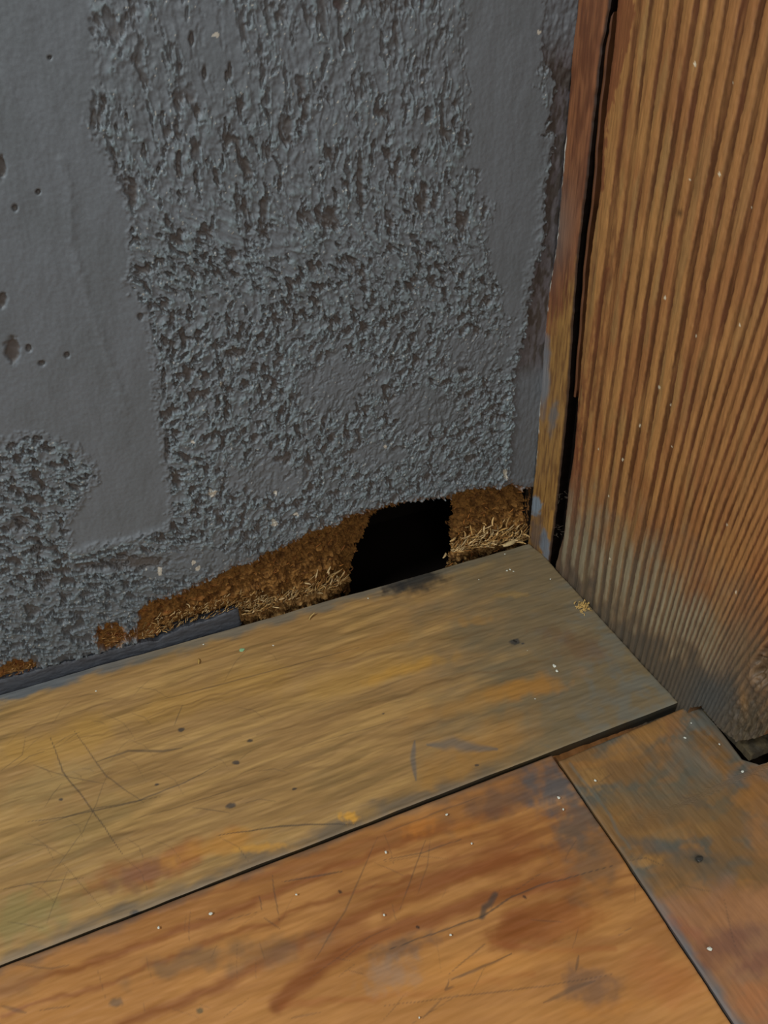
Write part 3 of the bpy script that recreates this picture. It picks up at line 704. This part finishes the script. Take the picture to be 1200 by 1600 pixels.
# growth rings: each rib slightly wandering
wob = 1.8*pn(zm/90, ym/30, 171) + .35*pn(zm/22, ym/7, 172) + .24*pn(zm/2.2, ym/1.1, 173) + .10*pn(zm/.9, ym/.8, 199) + .010*(zm-100)*(1-ym/180)
fan = np.clip(1-zm/205, 0, 1)**1.5                     # the rings crowd together towards the toe
tt_ = np.clip(ym-55, 0, 62)
ps = ym + wob + .0062/2.5*tt_**2.5*fan + np.maximum(ym-117, 0)
dens = 1+.0062*tt_**1.5*fan
spac = np.interp(ps, [0, 40, 75, 100, 160, 400], [5.9, 5.6, 5.2, 4.8, 4.6, 4.5])
pg = np.arange(-8, 420, .05); sp = np.interp(pg, [0, 40, 75, 100, 160, 400], [5.9, 5.6, 5.2, 4.8, 4.6, 4.5])
ph = np.interp(ps, pg, np.cumsum(.05/sp)*1.0)
k_ = np.floor(ph); fr = ph-k_
rk = (np.sin(k_*12.9898)*43758.5453) % 1.0
wd = .26+.20*rk
late = sm(0, .12, fr)*(1-sm(wd, wd+.14, fr))             # hard dark latewood line
late = late*(.70+.5*fbm(zm/22, ym/3, 174, 2)+.25*rk)
late = np.clip(late + .15*fbm(zm/2.5, ym/.9, 175, 2)*late, 0, 1)
edge0 = sm(19, 26, ym+3*fbm(zm/14, ym/9, 176, 2)-.04*(zm-100))  # plain band along the left edge
late *= edge0
prof = .34*np.sin(np.pi*np.clip((fr-wd)/(1-wd), 0, 1))**.8*edge0/dens**.7
h = prof - .25*late + .08*fbm(zm/6, ym/.8, 177, 3)
h -= 1.2*np.exp(-(yb_-Y)/.0009)
P = np.stack([-h/1000., Y, Z], -1); PX, PY = to_photo(P)
# gouged knot at the right and chewed toe
GO = [(1215, 1005), (1195, 1012), (1180, 1032), (1176, 1052), (1186, 1072), (1215, 1075)]
dG = sdf(PX+5*fbm(zm/3, ym/3, 178), PY, GO)
gz = 1-sm(-8, 2, dG)
h -= gz*(2.2+1.2*fbm(zm/4, ym/2, 179, 3))
h += .6*np.exp(-((dG-5)/5)**2)
toe = sm(1060, 1150, PY+12*fbm(zm/3, ym/3, 180))*sm(1110, 1160, PX)
h -= toe*(1.0+1.6*np.abs(fbm(zm/8, ym/1.6, 181, 3)))
base = mix(S(160, 114, 64)*np.ones(h.shape+(3,)), S(146, 98, 55), sm(-.3, .5, fbm(zm/40, ym/10, 182, 3)))
base = mix(base, S(140, 110, 66), .5*sm(.1, .6, fbm(zm/30, ym/5, 183, 3)))
redz = sm(1000, 1190, PX+60*fbm(zm/40, ym/20, 184))
base = mix(base, S(152, 102, 60), .45*redz)
DK = mix(S(86, 50, 24)*np.ones(h.shape+(3,)), S(98, 56, 32), sm(-.3, .5, fbm(zm/20, ym/10, 185)))
C = mix(base, DK, late*.92)
# reddish varnish residue along the upper left edge
va = (1-sm(-2, 2, PX-np.interp(PY, [0, 40, 100, 190, 300, 420], [992, 986, 975, 950, 940, 905])+9*fbm(zm/5, ym/2, 186, 3)))
C = mix(C, S(118, 68, 40), .8*va)
e1, _ = seg_dist(PX+5*fbm(zm/7, ym/3, 187), PY, [(1002, 0), (985, 110), (968, 260), (955, 420), (938, 540), (925, 640)]); C = mix(C, S(104, 62, 34), .6*np.exp(-(e1/4.0)**2))
e1, _ = seg_dist(PX+5*fbm(zm/7, ym/3, 188), PY, [(950, 420), (925, 530), (910, 640), (897, 740)]); C = mix(C, S(100, 52, 30), .6*np.exp(-(e1/4.0)**2))
# grime rising from the floor: grey film that sits on the ribs
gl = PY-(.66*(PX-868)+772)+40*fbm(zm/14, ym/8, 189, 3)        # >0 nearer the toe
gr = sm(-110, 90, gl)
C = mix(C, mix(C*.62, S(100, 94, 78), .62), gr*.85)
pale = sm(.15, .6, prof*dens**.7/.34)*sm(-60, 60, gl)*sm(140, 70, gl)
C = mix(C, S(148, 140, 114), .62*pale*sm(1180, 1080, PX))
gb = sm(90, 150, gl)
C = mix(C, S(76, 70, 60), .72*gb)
C = mix(C, S(70, 76, 76), .7*np.exp(-(np.hypot((PX-1110)/45, (PY-1090)/45))**2))
C = mix(C, S(104, 84, 60), .8*gz); C = mix(C, S(150, 112, 66), .6*np.exp(-(np.hypot((PX-1160)/6, (PY-1095)/22))**2))
C = mix(C, S(86, 74, 54), .7*toe*(1-sm(.0, .4, fbm(zm/9, ym/1.4, 190, 2))))
for x, y, r in [(1124, 272, 3.5), (1078, 281, 2), (1039, 465, 3), (1088, 525, 2), (1030, 605, 3), (1000, 665, 2.5), (1048, 633, 2), (951, 790-15, 2), (1050, 698, 2), (1086, 100, 4), (1145, 130, 2), (1156, 508, 2), (1174, 325, 2), (953, 873, 2), (935, 702, 2), (973, 718, 2.5), (1136, 820, 2), (1150, 925, 2.5)]:
    C[np.hypot(PX-x, (PY-y)*.7) < r*.62] = S(205, 190, 160)
C = mix(C, S(66, 44, 22), .8*np.exp(-np.hypot((PX-1062)/5, (PY-333)/7)**2))
P = np.stack([-h/1000., Y, Z], -1)
board = skirted('wooden_post', P, C, (.045, 0, 0), M_BOARD, None, flip=True, rimc=S(112, 80, 50))
tag(board, 'upright brown wooden post with ribbed grain and dirty foot, right of the grey wall', 'post')
# small wood block under the broken toe
A = at(1166, 1166, 2, .004)
X, Yg = np.meshgrid(np.linspace(.0050, .040, 60), np.linspace(-.1285, -.106, 60))
Z = .0030+.0004*fbm(X*900, Yg*300, 195, 3)
C = mix(S(84, 74, 54)*np.ones(X.shape+(3,)), S(62, 56, 44), sm(-.3, .4, fbm(X*300, Yg*200, 196, 3)))
blk = skirted('wood_block', np.stack([X, Yg, Z], -1), C, (0, 0, -.0028), M_BOARD, None, flip=False)
tag(blk, 'small dark wood block lying under the broken toe of the ribbed post', 'block')

# ============================================================ SHAVINGS, CRUMBS, LINT
def strands(name, specs, mat, parent=None):
    """curled thin ribbons: specs = (centre, length, width, yaw, pitch, curl, colour)"""
    V = []; F = []; Cc = []
    for c, Ln, wdt, yaw, pit, curl, col in specs:
        n = 7; th = wdt*.35; b0 = len(V); p = np.array(c, float); a = yaw; e = pit
        for i in range(n):
            d = np.array([math.cos(a)*math.cos(e), math.sin(a)*math.cos(e), math.sin(e)])
            s = np.cross(d, (0, 0, 1)); s /= np.linalg.norm(s)+1e-9; nn = np.cross(s, d)
            ww = wdt*.5*(.25+.75*math.sin(math.pi*(i+.5)/n))
            for sx, sn in ((-1, 0), (0, 1), (1, 0), (0, -1)):
                V.append(p+s*ww*sx+nn*th*sn*.5); Cc.append(col)
            p = p+d*Ln/n; a += curl/n; e -= curl*.4/n
            if i:
                q = b0+4*(i-1)
                for k in range(4): F.append((q+k, q+(k+1) % 4, q+4+(k+1) % 4, q+4+k))
        F.append((b0+3, b0+2, b0+1, b0)); q = b0+4*(n-1); F.append((q, q+1, q+2, q+3))
    return link(name, np_mesh(name, np.array(V), np.array(F), np.array(Cc)), mat, parent)
R = random.Random(11)
def heap(region, n, lmin, lmax, spread, cols, wk=1.0):
    sp = []
    for _ in range(n):
        x, y = region(R)
        yy = spread(R, x, y)
        p = at(x, y, 1, yy)
        c = cols[R.randrange(len(cols))]*R.uniform(.6, 1.15)
        Ln = R.uniform(lmin, lmax)
        sp.append((p, Ln, R.uniform(.0004, .0011)*wk, R.uniform(-.6, 1.4), R.uniform(-.3, .9), R.uniform(-2.6, 2.6), c))
    return sp
COLS = [S(196, 160, 104), S(178, 138, 80), S(150, 106, 54), S(206, 176, 126)]
def regR(r):
    t = r.random()**.9; x = 704+t*112
    return x, (866-.155*(x-704))-abs(r.gauss(0, 1))*(11 if x > 720 else 5)-2
def regL(r):
    x = 376+r.random()*158; lim = 966-.31*(x-376)
    return x, lim-abs(r.gauss(0, 1))*10-2
sh1 = strands('shavings_heap', heap(regR, 520, .002, .0058, lambda r, x, y: r.uniform(.0008, .004), COLS), M_SHAVE)
tag(sh1, 'heap of pale curled wood shavings spilling out at the right side of the hole', 'shavings', None, 'stuff')
sh2 = strands('shavings_heap', heap(regL, 260, .002, .005, lambda r, x, y: r.uniform(.0008, .0035), [c*.8 for c in COLS]), M_SHAVE)
tag(sh2, 'rough brown splinters and shavings along the floor left of the hole', 'shavings', None, 'stuff')
def regF(r):
    x = 222+r.random()*190; lo = np.interp(x, [222, 240, 290, 340, 372, 412], [1000, 992, 976, 962, 952, 950]); return x, lo-r.random()**1.5*26
fr_ = strands('torn_fibres', heap(regF, 380, .0010, .0028, lambda r, x, y: r.uniform(.0006, .0024), [c*.75 for c in COLS], .55), M_SHAVE, wall)
fr_['kind'] = 'stuff'
def regC(r):
    while True:
        x = r.uniform(380, 832); y = r.uniform(760, 960)
        if bool(inside(np.array([x]), np.array([y]), TORN)[0]) and not bool(inside(np.array([x]), np.array([y]), [(p[0], p[1]) for p in HOLE])[0]): return x, y
fc_ = strands('torn_fibres', heap(regC, 170, .001, .0036, lambda r, x, y: r.uniform(.002, .0045), [S(150, 96, 42), S(124, 74, 28), S(104, 60, 22)], .8), M_SHAVE, wall)
fc_['kind'] = 'stuff'
def regB(r):
    x, y = r.choice([(172, 998), (182, 1000), (24, 1048), (42, 1044), (207, 994)]); return x+r.uniform(-20, 14), y+r.uniform(-11, 13)
fb_ = strands('torn_fibres', heap(regB, 150, .0008, .0022, lambda r, x, y: r.uniform(.0006, .0018), [S(128, 88, 44), S(156, 118, 70), S(104, 62, 30)], .6), M_SHAVE, wall)
fb_['kind'] = 'stuff'

def shaving(px_, py_, Ln, wdt, yaw, curl, col, label, z=.0005):
    p = at(px_, py_, 2, z)
    o = strands('wood_shaving', [((0, 0, 0), Ln, wdt, yaw, .05, curl, col)], M_SHAVE); o.location = p
    return tag(o, label, 'shaving', 'loose shavings on the wall plank')
shaving(786, 853, .0085, .0032, .10, .35, S(178, 156, 112), 'flat oval pale shaving lying at the back corner of the wall plank')
shaving(692, 872, .0050, .0011, .5, .9, S(200, 170, 120), 'small curled pale shaving at the lower right rim of the hole')
shaving(703, 846, .0050, .0014, .2, .8, S(196, 160, 105), 'pale shaving poking into the black hole above the heap', z=.0052)
shaving(822, 850, .005, .0008, 2.0, .9, S(186, 152, 98), 'thin shaving standing at the foot of the wooden strip', z=.001)
shaving(483, 968, .0045, .0009, 1.0, -1.3, S(176, 146, 90), 'thin curled shaving on the wall plank below the left splinters')
shaving(310, 1037, .003, .0007, 1.1, .5, S(188, 152, 80), 'tiny yellow sliver on the wall plank below the painted band')

def crumb(name, px_, py_, r, mat, seed, z=0.0, flat=.5, label='', cat='crumb', group=None, sub=2):
    bm = bmesh.new(); bmesh.ops.create_icosphere(bm, subdivisions=sub, radius=r*.8)
    rr = random.Random(seed)
    ph_ = [rr.uniform(0, 6) for _ in range(3)]
    for v in bm.verts:
        k = 1+.25*math.sin(v.co.x/r*3+ph_[0])*math.cos(v.co.y/r*3+ph_[1])+.12*rr.uniform(-1, 1)
        v.co *= k; v.co.z *= flat; v.co.x *= 1.2
    for f in bm.faces: f.smooth = False
    me = bpy.data.meshes.new(name); bm.to_mesh(me); bm.free()
    o = link(name, me, mat); p = at(px_, py_, 2, z); o.location = (p[0], p[1], z+r*flat*.5); o.rotation_euler[2] = rr.uniform(0, 6)
    return tag(o, label, cat, group)
crumb('plaster_crumb', 866, 1041, .0008, M_CRUMB, 1, label='larger white plaster crumb of the close pair on the wall plank below the sawdust clump', group='white crumbs on the floor')
crumb('plaster_crumb', 870, 1049, .0006, M_CRUMB, 2, label='smaller white plaster crumb, nearer one of the close pair on the wall plank', group='white crumbs on the floor')
gcr = 'fine pale crumbs on the floor'
def where(x, y):
    if y < 1506-.385*x+0: return 'pale dust crumb on the wall plank, '+('near the post foot' if x > 700 else 'left half')
    if x < 870 or (y-1182)/(x-870+.01) > 1.5: return 'pale dust crumb on the scratched orange plank'
    return 'pale dust crumb on the crosswise plank at the right'
for k, (x, y, r) in enumerate([(792, 892, .0005), (797, 890, .0005), (802, 893, .0004), (789, 866, .0004), (826, 891, .0003), (575, 935, .0004), (748, 906, .0003), (824, 1017, .0004), (836, 1092, .0003), (318, 1007, .0004), (427, 1009, .0004),
        (150, 1080, .0004), (106, 1079, .0003), (698, 1273, .0005), (737, 1318, .0004), (603, 1332, .0005), (463, 1398, .0004), (329, 1428, .0006), (248, 1450, .0005), (930, 1220, .0005), (1070, 1153, .0005), (1110, 1118, .0006), (1160, 1206, .0006),
        (1124, 1163, .0004), (873, 1247, .0006), (880, 1265, .0004), (1108, 1483, .0008), (704, 1461, .0004), (655, 1590, .0003), (600, 1430, .0004), (860, 905, .0004), (1080, 1130, .0003)]):
    crumb('dust_crumb', x, y, r, M_CRUMB, 20+k, label=where(x, y), group=gcr+' - '+where(x, y)[19:], sub=1)
crumb('paint_fleck', 378, 1016, .0010, M_GREEN, 60, flat=.25, label='pale green round paint fleck on the wall plank below the painted band', cat='fleck')
nl = crumb('nail_head', 1092, 1342, .0011, M_NAIL, 61, flat=.3, label='dark nail head set in the crosswise plank', cat='nail')
crumb('knot_plug', 805, 1003, .0011, M_NAIL, 62, z=-.0003, flat=.25, label='dark round nail head in the wall plank near the post', cat='nail')
sp = []
for _ in range(110):
    a = R.uniform(0, 6.28); d = abs(R.gauss(0, .0016))
    c = at(911, 949, 2, 0)+np.array([math.cos(a)*d*1.2, math.sin(a)*d, .0004+max(0, .0014-d)*R.random()])
    sp.append((c, R.uniform(.0006, .0020), R.uniform(.0003, .0006), R.uniform(0, 6.28), R.uniform(-.2, .4), R.uniform(-1, 1), S(204, 168, 100)*R.uniform(.7, 1.15)))
sd = strands('sawdust_clump', sp, M_SHAVE)
tag(sd, 'small yellowish clump of sawdust on the wall plank beside the post foot', 'sawdust', None, 'stuff')
def lint(px_, py_, seed, label):
    rr = random.Random(seed); sp = []
    for _ in range(9):
        c = at(px_+rr.uniform(-8, 4), py_+rr.uniform(-8, 8), 0, -.0009)
        sp.append((c, rr.uniform(.002, .004), .00014, rr.uniform(-2.6, -.9), rr.uniform(-.7, .7), rr.uniform(-3, 3), S(112, 98, 84)))
    o = strands('lint_tuft', sp, M_SHAVE); return tag(o, label, 'lint', 'lint in the groove')
lint(880, 775, 1, 'upper tuft of thin grey lint caught in the groove between strip and post')
lint(873, 826, 2, 'lower tuft of thin grey lint caught in the groove near the floor')
